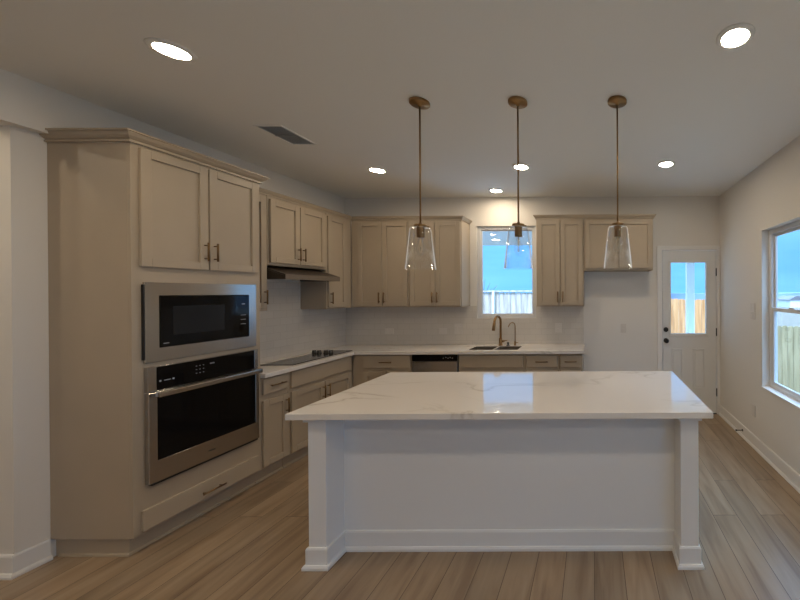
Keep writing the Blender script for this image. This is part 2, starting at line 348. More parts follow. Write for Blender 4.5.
# ------------------------------------------------------------------ windows
def window(name, label, face, F, u0, u1, v0, v1, rec, double=True, mull=None):
    m = FACES[face](F)
    c = m((u0 + u1) / 2, v0, -rec)
    w_ = thing(name, label, 'window', c, kind='structure')
    fr = MB().ring(u0 + 0.001, u1 - 0.001, v0 + 0.001, v1 - 0.001, 0.042, -rec - 0.06, -rec, m)
    fr = fr.build('window_frame', 'vinyl', w_, 0.003)
    a0, a1, b0, b1 = u0 + 0.041, u1 - 0.041, v0 + 0.041, v1 - 0.041
    us_ = [(a0, a1)] if not mull else [(a0, mull - 0.02), (mull + 0.02, a1)]
    if mull: MB().box(mull - 0.0215, mull + 0.0215, v0 + 0.0425, v1 - 0.0425, -rec - 0.058, -rec - 0.001, m).build('mullion', 'vinyl', w_)
    for (p0, p1) in us_:
        if double:
            zm = b0 + (b1 - b0) * 0.50
            s1 = MB().ring(p0, p1, zm - 0.018, b1, 0.026, -rec - 0.052, -rec - 0.030, m).build('upper_sash', 'vinyl', w_, 0.002)
            MB().box(p0 + 0.02, p1 - 0.02, zm, b1 - 0.02, -rec - 0.043, -rec - 0.039, m).build('glass_pane', 'window_glass', s1)
            s2 = MB().ring(p0, p1, b0, zm + 0.018, 0.034, -rec - 0.029, -rec - 0.006, m).build('lower_sash', 'vinyl', w_, 0.002)
            MB().box(p0 + 0.03, p1 - 0.03, b0 + 0.03, zm - 0.01, -rec - 0.020, -rec - 0.016, m).build('glass_pane', 'window_glass', s2)
            MB().box((p0 + p1) / 2 - 0.04, (p0 + p1) / 2 + 0.04, zm + 0.018, zm + 0.03, -rec - 0.026, -rec - 0.008, m).build('sash_lock', 'vinyl', s2, 0.002)
        else:
            s1 = MB().ring(p0, p1, b0, b1, 0.018, -rec - 0.045, -rec - 0.015, m).build('sash', 'vinyl', w_, 0.002)
            MB().box(p0 + 0.012, p1 - 0.012, b0 + 0.012, b1 - 0.012, -rec - 0.034, -rec - 0.030, m).build('glass_pane', 'window_glass', s1)
    return w_
window('window_1', 'white framed fixed window above the kitchen sink', 'B', YB, WX0, WX1, WZ0, WZ1, 0.025, double=False)
w2 = window('window_2', 'tall white sash window in the right wall', 'R', XR, R1[0], R1[1], RZ[0], RZ[1], 0.07, mull=2.72)
window('window_3', 'white sash window beside the camera', 'R', XR, R2[0], R2[1], R2Z[0], R2Z[1], 0.07, mull=-1.2)
MB().box(R1[0] + 0.001, R1[1] - 0.001, RZ[0] + 0.0005, RZ[0] + 0.016, -0.068, 0.012, mR).build('window_sill', 'trim_paint', w2, 0.003)

# ------------------------------------------------------------------ door
dr = thing('door_1', 'white back door with a tall glass light and black knobs', 'door', ((DX0 + DX1) / 2, YB, 0), kind='structure')
mD = FACES['B'](YB)
MB().grid([0.832, 0.893, 1.612, 1.6475], [0, 2.14, 2.193], lambda i, j: not (i == 1 and j == 0), 0.001, 0.017, mD).build('door_casing', 'trim_paint', dr, 0.003)
MB().grid([DX0 + 0.001, 0.900, 1.608, DX1 - 0.001], [0.0005, 2.138, DZ1 - 0.001], lambda i, j: not (i == 1 and j == 0), -T + 0.001, 0, mD).build('door_frame', 'trim_paint', dr)
SX0, SX1 = 0.905, 1.603
GX0, GX1, GZ0, GZ1 = 1.012, 1.472, 1.052, 1.977
ds = MB().grid([SX0, GX0, GX1, SX1], [0.012, GZ0, GZ1, 2.132], lambda i, j: not (i == 1 and j == 1), -0.046, -0.004, mD).build('door_slab', 'door_paint', dr, 0.002)
MB().ring(GX0 - 0.028, GX1 + 0.028, GZ0 - 0.040, GZ1 + 0.028, (0.03, 0.03, 0.042, 0.03), -0.004, 0.008, mD).build('glass_moulding', 'door_paint', ds, 0.004)
MB().box(GX0 + 0.0005, GX1 - 0.0005, GZ0 + 0.0005, GZ1 - 0.0005, -0.028, -0.022, mD).build('glass_pane', 'window_glass', ds)
for (a, b_) in ((1.018, 1.165), (1.298, 1.452)):
    pm = MB(); pm.ring(a, b_, 0.33, 0.855, 0.014, -0.004, 0.006, mD)
    pm.prism([(0, 0)] and [(a + 0.026, 0.356), (b_ - 0.026, 0.356), (b_ - 0.026, 0.829), (a + 0.026, 0.829)], -0.004, 0.001, lambda x, z, t: mD(x, z, t))
    pm.build('raised_panel', 'door_paint', ds, 0.003)
for z in (1.85, 1.07, 0.285):
    hg = MB(); hg.box(1.598, 1.611, z - 0.05, z + 0.05, -0.004, 0.004, mD); hg.tube([mD(1.6045, z - 0.052, 0.006), mD(1.6045, z + 0.052, 0.006)], 0.006)
    hg.build('hinge', 'black_metal', dr)
for z, nm in ((1.104, 'deadbolt'), (0.962, 'door_knob')):
    kb = MB()
    c = Vector(mD(0.948, z, -0.004))
    def ycyl(mb, c, r0, r1, y0, y1, seg=24):
        mb.tube([c + Vector((0, y0, 0)), c + Vector((0, y1, 0))], [r0, r1], seg)
    ycyl(kb, c, 0.032, 0.030, 0, -0.010)
    if nm == 'door_knob':
        kb.tube([c + Vector((0, -0.010, 0)), c + Vector((0, -0.03, 0)), c + Vector((0, -0.036, 0)), c + Vector((0, -0.05, 0)), c + Vector((0, -0.062, 0)), c + Vector((0, -0.066, 0))], [0.012, 0.012, 0.024, 0.030, 0.024, 0.012], 24)
    else:
        ycyl(kb, c, 0.022, 0.020, -0.010, -0.018); kb.box(c.x - 0.004, c.x + 0.004, c.y - 0.034, c.y - 0.018, c.z - 0.014, c.z + 0.014)
    kb.build(nm, 'black_metal', dr)
MB().box(SX0, SX1, 0.0005, 0.011, -0.10, 0.004, mD).build('threshold', 'black_metal', dr)

# ------------------------------------------------------------------ cabinets
G = 0.0015
def shaker(name, parent, m, u0, u1, v0, v1, st=0.052, rl=0.052, rec=0.013):
    mb = MB()
    mb.box(u0, u0 + st, v0, v1, 0.0005, 0.02, m); mb.box(u1 - st, u1, v0, v1, 0.0005, 0.02, m)
    mb.box(u0 + st, u1 - st, v1 - rl, v1, 0.0005, 0.02, m); mb.box(u0 + st, u1 - st, v0, v0 + rl, 0.0005, 0.02, m)
    mb.box(u0 + st, u1 - st, v0 + rl, v1 - rl, 0.0005, 0.02 - rec, m)
    return mb.build(name, 'cabinet_paint', parent, 0.0016)
def slab(name, parent, m, u0, u1, v0, v1):
    return MB().box(u0, u1, v0, v1, 0.0005, 0.02, m).build(name, 'cabinet_paint', parent, 0.0025)
def pull(parent, m, u, v, vert, L=0.13):
    mb = MB(); r = 0.006; h = L / 2
    P = (lambda t, w_: m(u, v + t, w_)) if vert else (lambda t, w_: m(u + t, v, w_))
    mb.tube([P(-h, 0.048), P(h, 0.048)], r, 8)
    for s in (-0.72, 0.72): mb.tube([P(s * h, 0.0195), P(s * h, 0.048)], 0.0045, 8)
    return mb.build('handle', 'pull_bronze', parent)
def cabinet(name, label, cat, face, front, wall, u0, u1, v0, v1, doors=(), drawers=(), toe=None, group=None, top=True, open_cells=None, false=()):
    """front: plane of the face frame; wall: plane of the back. v0 is the underside of the carcass"""
    m = FACES[face](front); D = abs(front - wall) - 0.001
    t = 0.018
    c = thing(name, label, cat, m((u0 + u1) / 2, 0 if toe else v0, -D), group)
    mb = MB()
    mb.box(u0 + G, u0 + t, v0, v1, -D, -t, m); mb.box(u1 - t, u1 - G, v0, v1, -D, -t, m)
    mb.box(u0 + t, u1 - t, v0 + 0.02, v0 + 0.038, -D, -t, m); mb.box(u0 + t, u1 - t, v0, v1, -D, -D + 0.008, m)
    if top: mb.box(u0 + t, u1 - t, v1 - t, v1, -D, -t, m)
    mb.build('carcass', 'cabinet_paint', c, 0.001)
    MB().box(u0 + G, u1 - G, v0, v1, -t, 0, m).build('face_frame', 'cabinet_paint', c, 0.001)
    for (a, b_, z0, z1, hs) in doors:
        d = shaker('door', c, m, a, b_, z0, z1)
        if hs:
            uu = b_ - 0.026 if hs[0] == 'r' else a + 0.026
            vv = z0 + 0.10 if hs[1] == 'b' else z1 - 0.10
            pull(d, m, uu, vv, True)
    for (a, b_, z0, z1) in drawers:
        d = slab('drawer', c, m, a, b_, z0, z1); pull(d, m, (a + b_) / 2, (z0 + z1) / 2, False, 0.14)
    for (a, b_, z0, z1) in false: slab('false_drawer_front', c, m, a, b_, z0, z1)
    if toe:
        tk = MB().box(u0 + G, u1 - G, 0.0005, v0 - 0.0005, -D, -toe, m)
        tk.build('toe_kick', 'cabinet_paint', c)
        MB().prism([(-toe, 0.0008), (-toe + 0.014, 0.0008), (-toe + 0.011, 0.012), (-toe, 0.018)], u0 + G, u1 - G, lambda a, b_, u: m(u, b_, a)).build('shoe_moulding', 'cabinet_paint', c)
    return c

CT = 0.925; CTH = 0.036; TOE = 0.115
# tall oven cabinet -------------------------------------------------
PF = -2.795; P0, P1 = 2.112, 2.93
m = FACES['L'](PF); D = PF - XN - 0.001
oc = thing('oven_cabinet', 'tall taupe cabinet holding the microwave and wall oven', 'cabinet', (XN + 0.2, (P0 + P1) / 2, 0))
mb = MB(); t = 0.018
mb.box(P1 - t, P1 - G, TOE, 2.52, -D, -t, m)
for z in (TOE, 0.36, 1.148, 1.74, 2.502): mb.box(P0 + t, P1 - t, z, z + t, -D + 0.008, -t, m)
mb.box(P0 + t, P1 - t, TOE, 2.52, -D, -D + 0.008, m)
mb.build('carcass', 'cabinet_paint', oc)
MB().box(P0, P0 + t - 0.0005, TOE, 2.52, -D, -t, m).build('side_panel', 'cabinet_paint', oc, 0.001)
MB().grid([P0, 2.19, 2.866, P1 - G], [TOE, 0.40, 1.13, 1.19, 1.65, 2.52], lambda i, j: not (i == 1 and j in (1, 3)), -t, 0, m).build('face_frame', 'cabinet_paint', oc, 0.001)
MB().box(P0 + 0.022, P1 - G, 0.0005, TOE - 0.0005, -D, -0.055, m).build('toe_kick', 'cabinet_paint', oc)
MB().sweep([(0, 0.0008), (-0.012, 0.0008), (-0.010, 0.010), (0, 0.016)], [(XN + 0.03, P0 + 0.022), (PF - 0.055, P0 + 0.022), (PF - 0.055, P1 - G)]).build('shoe_moulding', 'cabinet_paint', oc)
d = shaker('door', oc, m, 2.148, 2.524, 1.772, 2.503); pull(d, m, 2.524 - 0.026, 1.90, True)
d = shaker('door', oc, m, 2.534, 2.902, 1.772, 2.503); pull(d, m, 2.534 + 0.026, 1.90, True)
d = slab('drawer', oc, m, 2.146, 2.893, 0.135, 0.262); pull(d, m, 2.53, 0.185, False, 0.15)
CRP = [(0, 0), (-0.010, 0), (-0.010, 0.007), (-0.006, 0.008), (-0.006, 0.013), (-0.012, 0.016), (-0.022, 0.025), (-0.029, 0.037), (-0.029, 0.040), (-0.036, 0.041), (-0.036, 0.048), (0, 0.048)]
def crown(path, z, name, parent=None, k=1.0):
    return MB().sweep([(o * k, z + h * k) for o, h in CRP], path).build(name, 'cabinet_paint', parent)
crown([(XN + 0.002, P0), (PF + 0.001, P0), (PF + 0.001, P1 - G), (XL + 0.003, P1 - G)], 2.521, 'crown_moulding', oc, 1.33)
# microwave ----------------------------------------------------------
mw = thing('microwave', 'built in stainless microwave with trim frame above the oven', 'microwave', (PF - 0.2, 2.53, 1.17))
MB().box(2.20, 2.86, 1.195, 1.64, -0.36, -0.001, m).build('body', 'black_metal', mw)
MB().ring(2.163, 2.884, 1.169, 1.675, (0.075, 0.060, 0.089, 0.085), 0.001, 0.014, m).build('trim_frame', 'steel', mw, 0.002)
md = MB().box(2.239, 2.823, 1.259, 1.589, 0.0005, 0.017, m).build('door', 'black_glass', mw, 0.003)
MB().box(2.309, 2.63, 1.33, 1.52, 0.0165, 0.0175, m).build('window', 'oven_window', md)
MB().box(2.157, 2.163, 1.19, 1.66, 0.001, 0.016, m).build('side_vent', 'black_metal', mw)
def mark(parent, m, u0, u1, v0, v1, w_): MB().box(u0, u1, v0, v1, w_, w_ + 0.0006, m).build('display_mark', 'screen_mark', parent)
mark(md, m, 2.76, 2.786, 1.515, 1.524, 0.0172); mark(md, m, 2.255, 2.285, 1.279, 1.284, 0.0172)
for r_ in range(3): mark(md, m, 2.752, 2.792, 1.36 + 0.035 * r_, 1.3635 + 0.035 * r_, 0.0172)
# wall oven -----------------------------------------------------------
ov = thing('wall_oven', 'stainless single wall oven under the microwave', 'oven', (PF - 0.2, 2.53, 0.40))
MB().box(2.20, 2.855, 0.405, 1.125, -0.40, -0.001, m).build('body', 'black_metal', ov)
MB().ring(2.167, 2.882, 0.985, 1.142, (0.044, 0.030, 0.002, 0.006), 0.001, 0.026, m).build('control_frame', 'steel', ov, 0.001)
cp = MB().box(2.2115, 2.8515, 0.9875, 1.1355, 0.001, 0.0255, m).build('control_panel', 'black_glass', ov)
for c_ in range(3):
    for r_ in range(3): mark(cp, m, 2.43 + 0.022 * c_, 2.438 + 0.022 * c_, 1.045 + 0.025 * r_, 1.049 + 0.025 * r_, 0.0256)
mark(cp, m, 2.52, 2.55, 1.095, 1.102, 0.0256); mark(cp, m, 2.225, 2.235, 1.04, 1.05, 0.0256); mark(cp, m, 2.25, 2.285, 1.042, 1.047, 0.0256); mark(cp, m, 2.295, 2.305, 1.04, 1.05, 0.0256)
od = MB().ring(2.165, 2.882, 0.412, 0.980, (0.044, 0.030, 0.135, 0.004), 0.004, 0.034, m).build('oven_door', 'steel', ov, 0.002)
MB().box(2.2095, 2.8515, 0.5475, 0.9755, 0.004, 0.0335, m).build('door_glass', 'black_glass', od)
MB().box(2.50, 2.545, 0.468, 0.478, 0.0335, 0.0345, m).build('badge', 'sink_steel', od)
hb = MB(); hb.box(2.186, 2.872, 0.950, 0.984, 0.062, 0.078, m); h1 = hb.build('handle', 'steel', od, 0.006, 2)
for y in (2.195, 2.845):
    MB().box(y, y + 0.022, 0.953, 0.981, 0.0345, 0.0618, m).build('handle_bracket', 'vent_grey', h1, 0.003)
MB().box(2.185, 2.874, 0.398, 0.411, 0.001, 0.028, m).build('lower_vent', 'black_metal', ov)

# left base run -------------------------------------------------------
BF = -2.80
cabinet('base_cabinet', 'narrow taupe base cabinet with one drawer beside the wall oven', 'cabinet', 'L', BF, XL, 2.931, 3.195, TOE, CT - CTH - 0.001,
        doors=[(2.942, 3.180, 0.13, 0.692, 'rt')], drawers=[(2.942, 3.180, 0.742, 0.878)], toe=0.055, top=False, group='taupe base cabinets')
cabinet('base_cabinet', 'wide taupe base cabinet with two doors under the cooktop', 'cabinet', 'L', BF, XL, 3.196, 4.057, TOE, CT - CTH - 0.001,
        doors=[(3.220, 3.612, 0.125, 0.690, 'rt'), (3.624, 4.014, 0.125, 0.690, 'lt')], false=[(3.220, 4.014, 0.725, 0.878)], toe=0.055, top=False, group='taupe base cabinets')
# back base run -------------------------------------------------------
BB = 4.06
cabinet('base_cabinet', 'taupe base cabinet with a drawer left of the dishwasher', 'cabinet', 'B', BB, YB, -2.798, -2.113, TOE, CT - CTH - 0.001,
        doors=[(-2.667, -2.40, 0.13, 0.690, 'rt'), (-2.39, -2.123, 0.13, 0.690, 'lt')], drawers=[(-2.667, -2.123, 0.730, 0.872)], toe=0.055, top=False, group='taupe base cabinets')
cabinet('base_cabinet', 'taupe sink base cabinet with a long false drawer front', 'cabinet', 'B', BB, YB, -1.566, -0.795, TOE, CT - CTH - 0.001,
        doors=[(-1.553, -1.19, 0.13, 0.690, 'rt'), (-1.18, -0.817, 0.13, 0.690, 'lt')], false=[(-1.553, -0.817, 0.730, 0.872)], toe=0.055, top=False, group='taupe base cabinets')
cabinet('base_cabinet', 'taupe base cabinet with a drawer just right of the sink', 'cabinet', 'B', BB, YB, -0.794, -0.396, TOE, CT - CTH - 0.001,
        doors=[(-0.772, -0.418, 0.13, 0.690, 'lt')], drawers=[(-0.772, -0.418, 0.730, 0.868)], toe=0.055, top=False, group='taupe base cabinets')
cabinet('base_cabinet', 'small taupe base cabinet with a drawer at the counter end', 'cabinet', 'B', BB, YB, -0.395, -0.128, TOE, CT - CTH - 0.001,
        doors=[(-0.376, -0.148, 0.13, 0.690, 'lt')], drawers=[(-0.376, -0.148, 0.730, 0.868)], toe=0.055, top=False, group='taupe base cabinets')
# dishwasher
m = FACES['B'](BB)
dw = thing('dishwasher', 'stainless dishwasher with black control strip between base cabinets', 'dishwasher', (-1.84, 4.3, 0))
MB().box(-2.105, -1.575, 0.10, 0.885, -0.45, -0.002, m).build('body', 'vent_grey', dw)
dd = MB().box(-2.098, -1.576, 0.125, 0.806, -0.001, 0.022, m).build('door', 'steel', dw, 0.003)
cs = MB().box(-2.098, -1.576, 0.810, 0.884, -0.001, 0.024, m).build('control_strip', 'black_glass', dw, 0.003)
for i, x in enumerate((-1.74, -1.71, -1.685, -1.66, -1.635)): mark(cs, m, x, x + 0.012, 0.838 + 0.008 * (i % 2), 0.848 + 0.008 * (i % 2), 0.0238)
MB().box(-2.098, -1.576, 0.0008, 0.115, -0.42, -0.05, m).build('toe_panel', 'black_metal', dw)

# worktop around the walls (L shape with sink cut-outs) ---------------------
CX1 = -2.755; CY0 = 4.018
SKA = (-1.475, -1.195); SKB = (-1.170, -0.895); SKY_ = (4.115, 4.40)
xs = [XL + 0.0105, CX1, SKA[0], SKA[1], SKB[0], SKB[1], -0.112]; ys = [2.932, CY0, SKY_[0], SKY_[1], YB - 0.0105]
wt = MB().grid(xs, ys, lambda i, j: (i == 0) or (j >= 1 and not (j == 2 and i in (2, 4))), CT - CTH, CT)
tag(wt.build('worktop', 'quartz', None, 0.002), 'pale quartz L shaped worktop along the left and back walls', 'countertop')
# sink
sk = thing('kitchen_sink', 'double bowl steel sink set into the worktop below the window', 'sink', (-1.18, 4.25, CT - 0.2))
def bowl(x0, x1, y0, y1, z1, dep):
    mb = MB(); n = 6
    def rr(ins, rad, z):
        pts = []
        for cx, cy, a0 in ((x1 - ins - rad, y1 - ins - rad, 0), (x0 + ins + rad, y1 - ins - rad, 90), (x0 + ins + rad, y0 + ins + rad, 180), (x1 - ins - rad, y0 + ins + rad, 270)):
            for k in range(n + 1):
                a = math.radians(a0 + 90 * k / n); pts.append((cx + rad * math.cos(a), cy + rad * math.sin(a), z))
        return [mb.bm.verts.new(p) for p in pts]
    R_ = [rr(0.0012, 0.010, CT - 0.003), rr(0.004, 0.030, CT - 0.02), rr(0.006, 0.045, z1 - dep + 0.02), rr(0.025, 0.04, z1 - dep)]
    for A, B in zip(R_, R_[1:]):
        for k in range(len(A)):
            f = mb.bm.faces.new((A[k], A[(k + 1) % len(A)], B[(k + 1) % len(A)], B[k])); f.smooth = True
    mb.bm.faces.new(R_[-1])
    return mb
for s in (SKA, SKB):
    bo = bowl(s[0], s[1], SKY_[0], SKY_[1], CT - CTH - 0.0015, 0.17).build('bowl', 'sink_steel', sk)
    MB().lathe([(0, 0.003), (0.03, 0.003), (0.038, 0.001), (0.04, 0)], ((s[0] + s[1]) / 2, 4.26, CT - CTH - 0.1713)).build('drain', 'steel', bo)
# faucets
fa = thing('kitchen_faucet', 'tall brass gooseneck pull down faucet at the sink', 'faucet', (-1.178, 4.448, CT))
mb = MB(); mb.lathe([(0, 0), (0.028, 0), (0.028, 0.006), (0.022, 0.012), (0.021, 0.09), (0.018, 0.098), (0, 0.098)], (-1.178, 4.448, CT + 0.0005)); mb.build('body', 'brass', fa)
pts = [(-1.178, 4.448, CT + 0.095), (-1.178, 4.448, CT + 0.30)]
for k in range(1, 13):
    a = math.pi * k / 12 * 0.97; q = 0.075 * (1 - math.cos(a))
    pts.append((-1.178 - 0.26 * q, 4.448 - 0.96 * q, CT + 0.30 + 0.075 * math.sin(a)))
MB().tube(pts, [0.0145] * len(pts), 14).build('spout', 'brass', fa)
e = Vector(pts[-1]); d_ = (Vector(pts[-1]) - Vector(pts[-2])).normalized()
MB().tube([e - d_ * 0.004, e + d_ * 0.02, e + d_ * 0.10, e + d_ * 0.105], [0.0155, 0.017, 0.021, 0.016], 16).build('spray_head', 'brass', fa)
lv = MB(); lv.tube([(-1.160, 4.448, CT + 0.055), (-1.128, 4.442, CT + 0.057)], [0.015, 0.013], 12); lv.tube([(-1.13, 4.442, CT + 0.057), (-1.085, 4.425, CT + 0.072)], [0.007, 0.005], 10)
lv.build('lever', 'brass', fa)
fb = thing('filter_faucet', 'slim brass filtered water tap right of the main faucet', 'faucet', (-0.995, 4.45, CT))
MB().lathe([(0, 0), (0.018, 0), (0.018, 0.005), (0.012, 0.01), (0.011, 0.05), (0.007, 0.058), (0, 0.058)], (-0.995, 4.45, CT + 0.0005), 20).build('body', 'brass', fb)
pts = [(-0.995, 4.45, CT + 0.055), (-0.995, 4.45, CT + 0.25)]
for k in range(1, 11):
    a = math.pi * k / 10 * 0.88; q = 0.042 * (1 - math.cos(a)); pts.append((-0.995 - 0.75 * q, 4.45 - 0.66 * q, CT + 0.25 + 0.042 * math.sin(a)))
e = Vector(pts[-1]); d_ = (e - Vector(pts[-2])).normalized(); pts.append(tuple(e + d_ * 0.03))
MB().tube(pts, 0.006, 10).build('spout', 'brass', fb)
lv = MB(); lv.tube([(-0.986, 4.45, CT + 0.035), (-0.955, 4.44, CT + 0.037)], [0.006, 0.004], 8); lv.build('lever', 'brass', fb)
bt = MB().lathe([(0, 0), (0.024, 0), (0.024, 0.005), (0.010, 0.009), (0.009, 0.026), (0.014, 0.03), (0.013, 0.042), (0, 0.044)], (-1.082, 4.44, CT + 0.0005), 20)
tag(bt.build('air_switch', 'black_metal'), 'small dark button standing between the two sink taps', 'button')
# cooktop
ck = thing('cooktop', 'black glass electric cooktop set in the left worktop', 'cooktop', (-2.97, 3.68, CT))
MB().box(-3.125, -2.815, 3.27, 4.085, CT + 0.0005, CT + 0.008).build('glass_top', 'cooktop_glass', ck, 0.002)
for cx, cy, r_ in ((-3.045, 3.44, 0.062), (-2.895, 3.44, 0.052), (-3.045, 3.68, 0.052), (-2.895, 3.68, 0.07)):
    MB().lathe([(r_, 0.0081), (r_ + 0.003, 0.0081), (r_ + 0.003, 0.0085), (r_, 0.0085)], (cx, cy, CT), 40, close=True).build('burner_ring', 'vent_grey', ck)
for x in (-3.105, -3.05, -2.975, -2.92):
    k = MB().lathe([(0, 0), (0.024, 0), (0.024, 0.004), (0.021, 0.007), (0.019, 0.031), (0.016, 0.034), (0, 0.034)], (x, 3.885, CT + 0.0085), 20).build('knob', 'knob_black', ck)
    MB().box(x - 0.0025, x + 0.0025, 3.873, 3.897, CT + 0.0427, CT + 0.0455).build('knob_pointer', 'knob_mark', k)

# upper cabinets ----------------------------------------------------------
UF = -2.95; UB = 4.27
gU = 'taupe wall cabinets'
cabinet('wall_cabinet', 'narrow tall taupe wall cabinet beside the oven cabinet', 'cabinet', 'L', UF, XL, 2.932, 3.163, 1.445, 2.50,
        doors=[(2.942, 3.140, 1.468, 2.462, 'rb')], group=gU)
cabinet('wall_cabinet', 'short two door taupe wall cabinet above the range hood', 'cabinet', 'L', UF, XL, 3.165, 3.856, 1.86, 2.50,
        doors=[(3.182, 3.500, 1.885, 2.462, 'rb'), (3.508, 3.838, 1.885, 2.462, 'lb')], group=gU)
cabinet('wall_cabinet', 'tall taupe wall cabinet in the corner right of the hood', 'cabinet', 'L', UF, XL, 3.858, 4.267, 1.425, 2.50,
        doors=[(3.876, 4.160, 1.445, 2.462, 'lb')], group=gU)
cabinet('wall_cabinet', 'two door taupe wall cabinet on the back wall in the left corner', 'cabinet', 'B', UB, YB, -2.948, -2.246, 1.425, 2.50,
        doors=[(-2.862, -2.569, 1.442, 2.465, 'rb'), (-2.562, -2.262, 1.442, 2.465, 'lb')], group=gU)
cabinet('wall_cabinet', 'two door taupe wall cabinet just left of the sink window', 'cabinet', 'B', UB, YB, -2.245, -1.602, 1.425, 2.50,
        doors=[(-2.230, -1.924, 1.442, 2.465, 'rb'), (-1.917, -1.614, 1.442, 2.465, 'lb')], group=gU)
cabinet('wall_cabinet', 'two door taupe wall cabinet just right of the sink window', 'cabinet', 'B', UB, YB, -0.690, -0.112, 1.425, 2.505,
        doors=[(-0.672, -0.402, 1.442, 2.472, 'rb'), (-0.392, -0.130, 1.442, 2.472, 'lb')], group=gU)
cabinet('wall_cabinet', 'short two door taupe wall cabinet above the empty refrigerator alcove', 'cabinet', 'B', UB, YB, -0.111, 0.735, 1.862, 2.505,
        doors=[(-0.090, 0.308, 1.888, 2.472, None), (0.318, 0.718, 1.888, 2.472, None)], group=gU)
tag(crown([(UF + 0.001, 2.998), (UF + 0.001, UB - 0.001), (-1.600, UB - 0.001), (-1.600, YB - 0.002)], 2.488, 'crown_moulding', None, 0.9),
    'taupe crown moulding along the left and corner wall cabinets', 'moulding', 'taupe crown mouldings')
tag(crown([(-0.693, YB - 0.002), (-0.693, UB - 0.001), (0.738, UB - 0.001), (0.738, YB - 0.002)], 2.494, 'crown_moulding', None, 0.9),
    'taupe crown moulding over the cabinets right of the sink window', 'moulding', 'taupe crown mouldings')
# range hood
hd_ = thing('range_hood', 'dark bronze under cabinet range hood over the cooktop', 'range hood', (-3.0, 3.51, 1.73))
pr = [(-0.001, 1.858), (0.19, 1.858) , (0.43, 1.778), (0.43, 1.73), (0.42, 1.73), (0.42, 1.768), (0.19, 1.845), (-0.001 + 0.002, 1.845)]
mH = FACES['L'](XL + 0.0105)
MB().prism([(a + 0.002, b_) for a, b_ in pr], 3.168, 3.853, lambda a, b_, t_: mH(t_, b_, a)).build('canopy', 'hood_paint', hd_)
for y0, y1 in ((3.168, 3.180), (3.841, 3.853)):
    MB().prism([(0.002, 1.844), (0.19, 1.844), (0.421, 1.767), (0.421, 1.731), (0.002, 1.731)], y0, y1, lambda a, b_, t_: mH(t_, b_, a)).build('side_panel', 'hood_paint', hd_)
MB().box(3.1685, 3.8525, 1.7305, 1.7775, 0.4325, 0.436, mH).build('front_lip', 'hood_lip', hd_)
MB().box(3.34, 3.68, 1.748, 1.758, 0.06, 0.36, mH).build('filter', 'hood_inside', hd_)
MB().box(3.181, 3.84, 1.759, 1.765, 0.003, 0.418, mH).build('inner_plate', 'hood_inside', hd_)

# ------------------------------------------------------------------ island
IX0, IX1 = -1.683, 0.627; IY = 2.01; IP = 2.178; IYB = 2.93; ITZ = CT - CTH
isl = thing('kitchen_island', 'white painted kitchen island base with square end posts', 'island', ((IX0 + IX1) / 2, 2.5, 0))
PW = 0.104
MB().box(IX0 + 0.02 + PW, IX1 - 0.02 - PW, IP, IP + 0.10, 0.0005, ITZ - 0.001).build('front_panel', 'island_paint', isl)
for (a, b_) in ((IX0 + 0.02, IX0 + 0.02 + PW), (IX1 - 0.02 - PW, IX1 - 0.02)):
    pw = MB().box(a, b_, IY + 0.02, IP + 0.10, 0.0005, ITZ - 0.001).build('end_post', 'island_paint', isl, 0.002)
    MB().ring(a - 0.016, b_ + 0.016, IY + 0.004, IP - 0.001, (0.0158, 0.0158, 0.0158, 0.0005), ITZ - 0.034, ITZ - 0.0015).build('cap_trim', 'island_paint', pw, 0.003)
MB().box(IX0 + 0.022, IX1 - 0.022, IP + 0.1005, IYB, 0.0005, ITZ - 0.001).build('cabinet_body', 'cabinet_paint', isl)
a0, a1, b0, b1 = IX0 + 0.02, IX0 + 0.02 + PW, IX1 - 0.02 - PW, IX1 - 0.02
y0 = IY + 0.02
path = [(a0, IYB), (a0, y0), (a1, y0), (a1, IP), (b0, IP), (b0, y0), (b1, y0), (b1, IYB)]
IBP = [(0, 0.0008), (-0.024, 0.0008), (-0.024, 0.016), (-0.018, 0.026), (-0.011, 0.026), (-0.011, 0.112), (-0.007, 0.122), (0, 0.122)]
MB().sweep(IBP, path).build('baseboard', 'island_paint', isl)
top = MB().box(-1.729, 0.668, 1.952, 2.975, ITZ + 0.0005, CT)
tag(top.build('island_worktop', 'quartz', None, 0.003, 2), 'white quartz island worktop with faint grey veins', 'countertop')

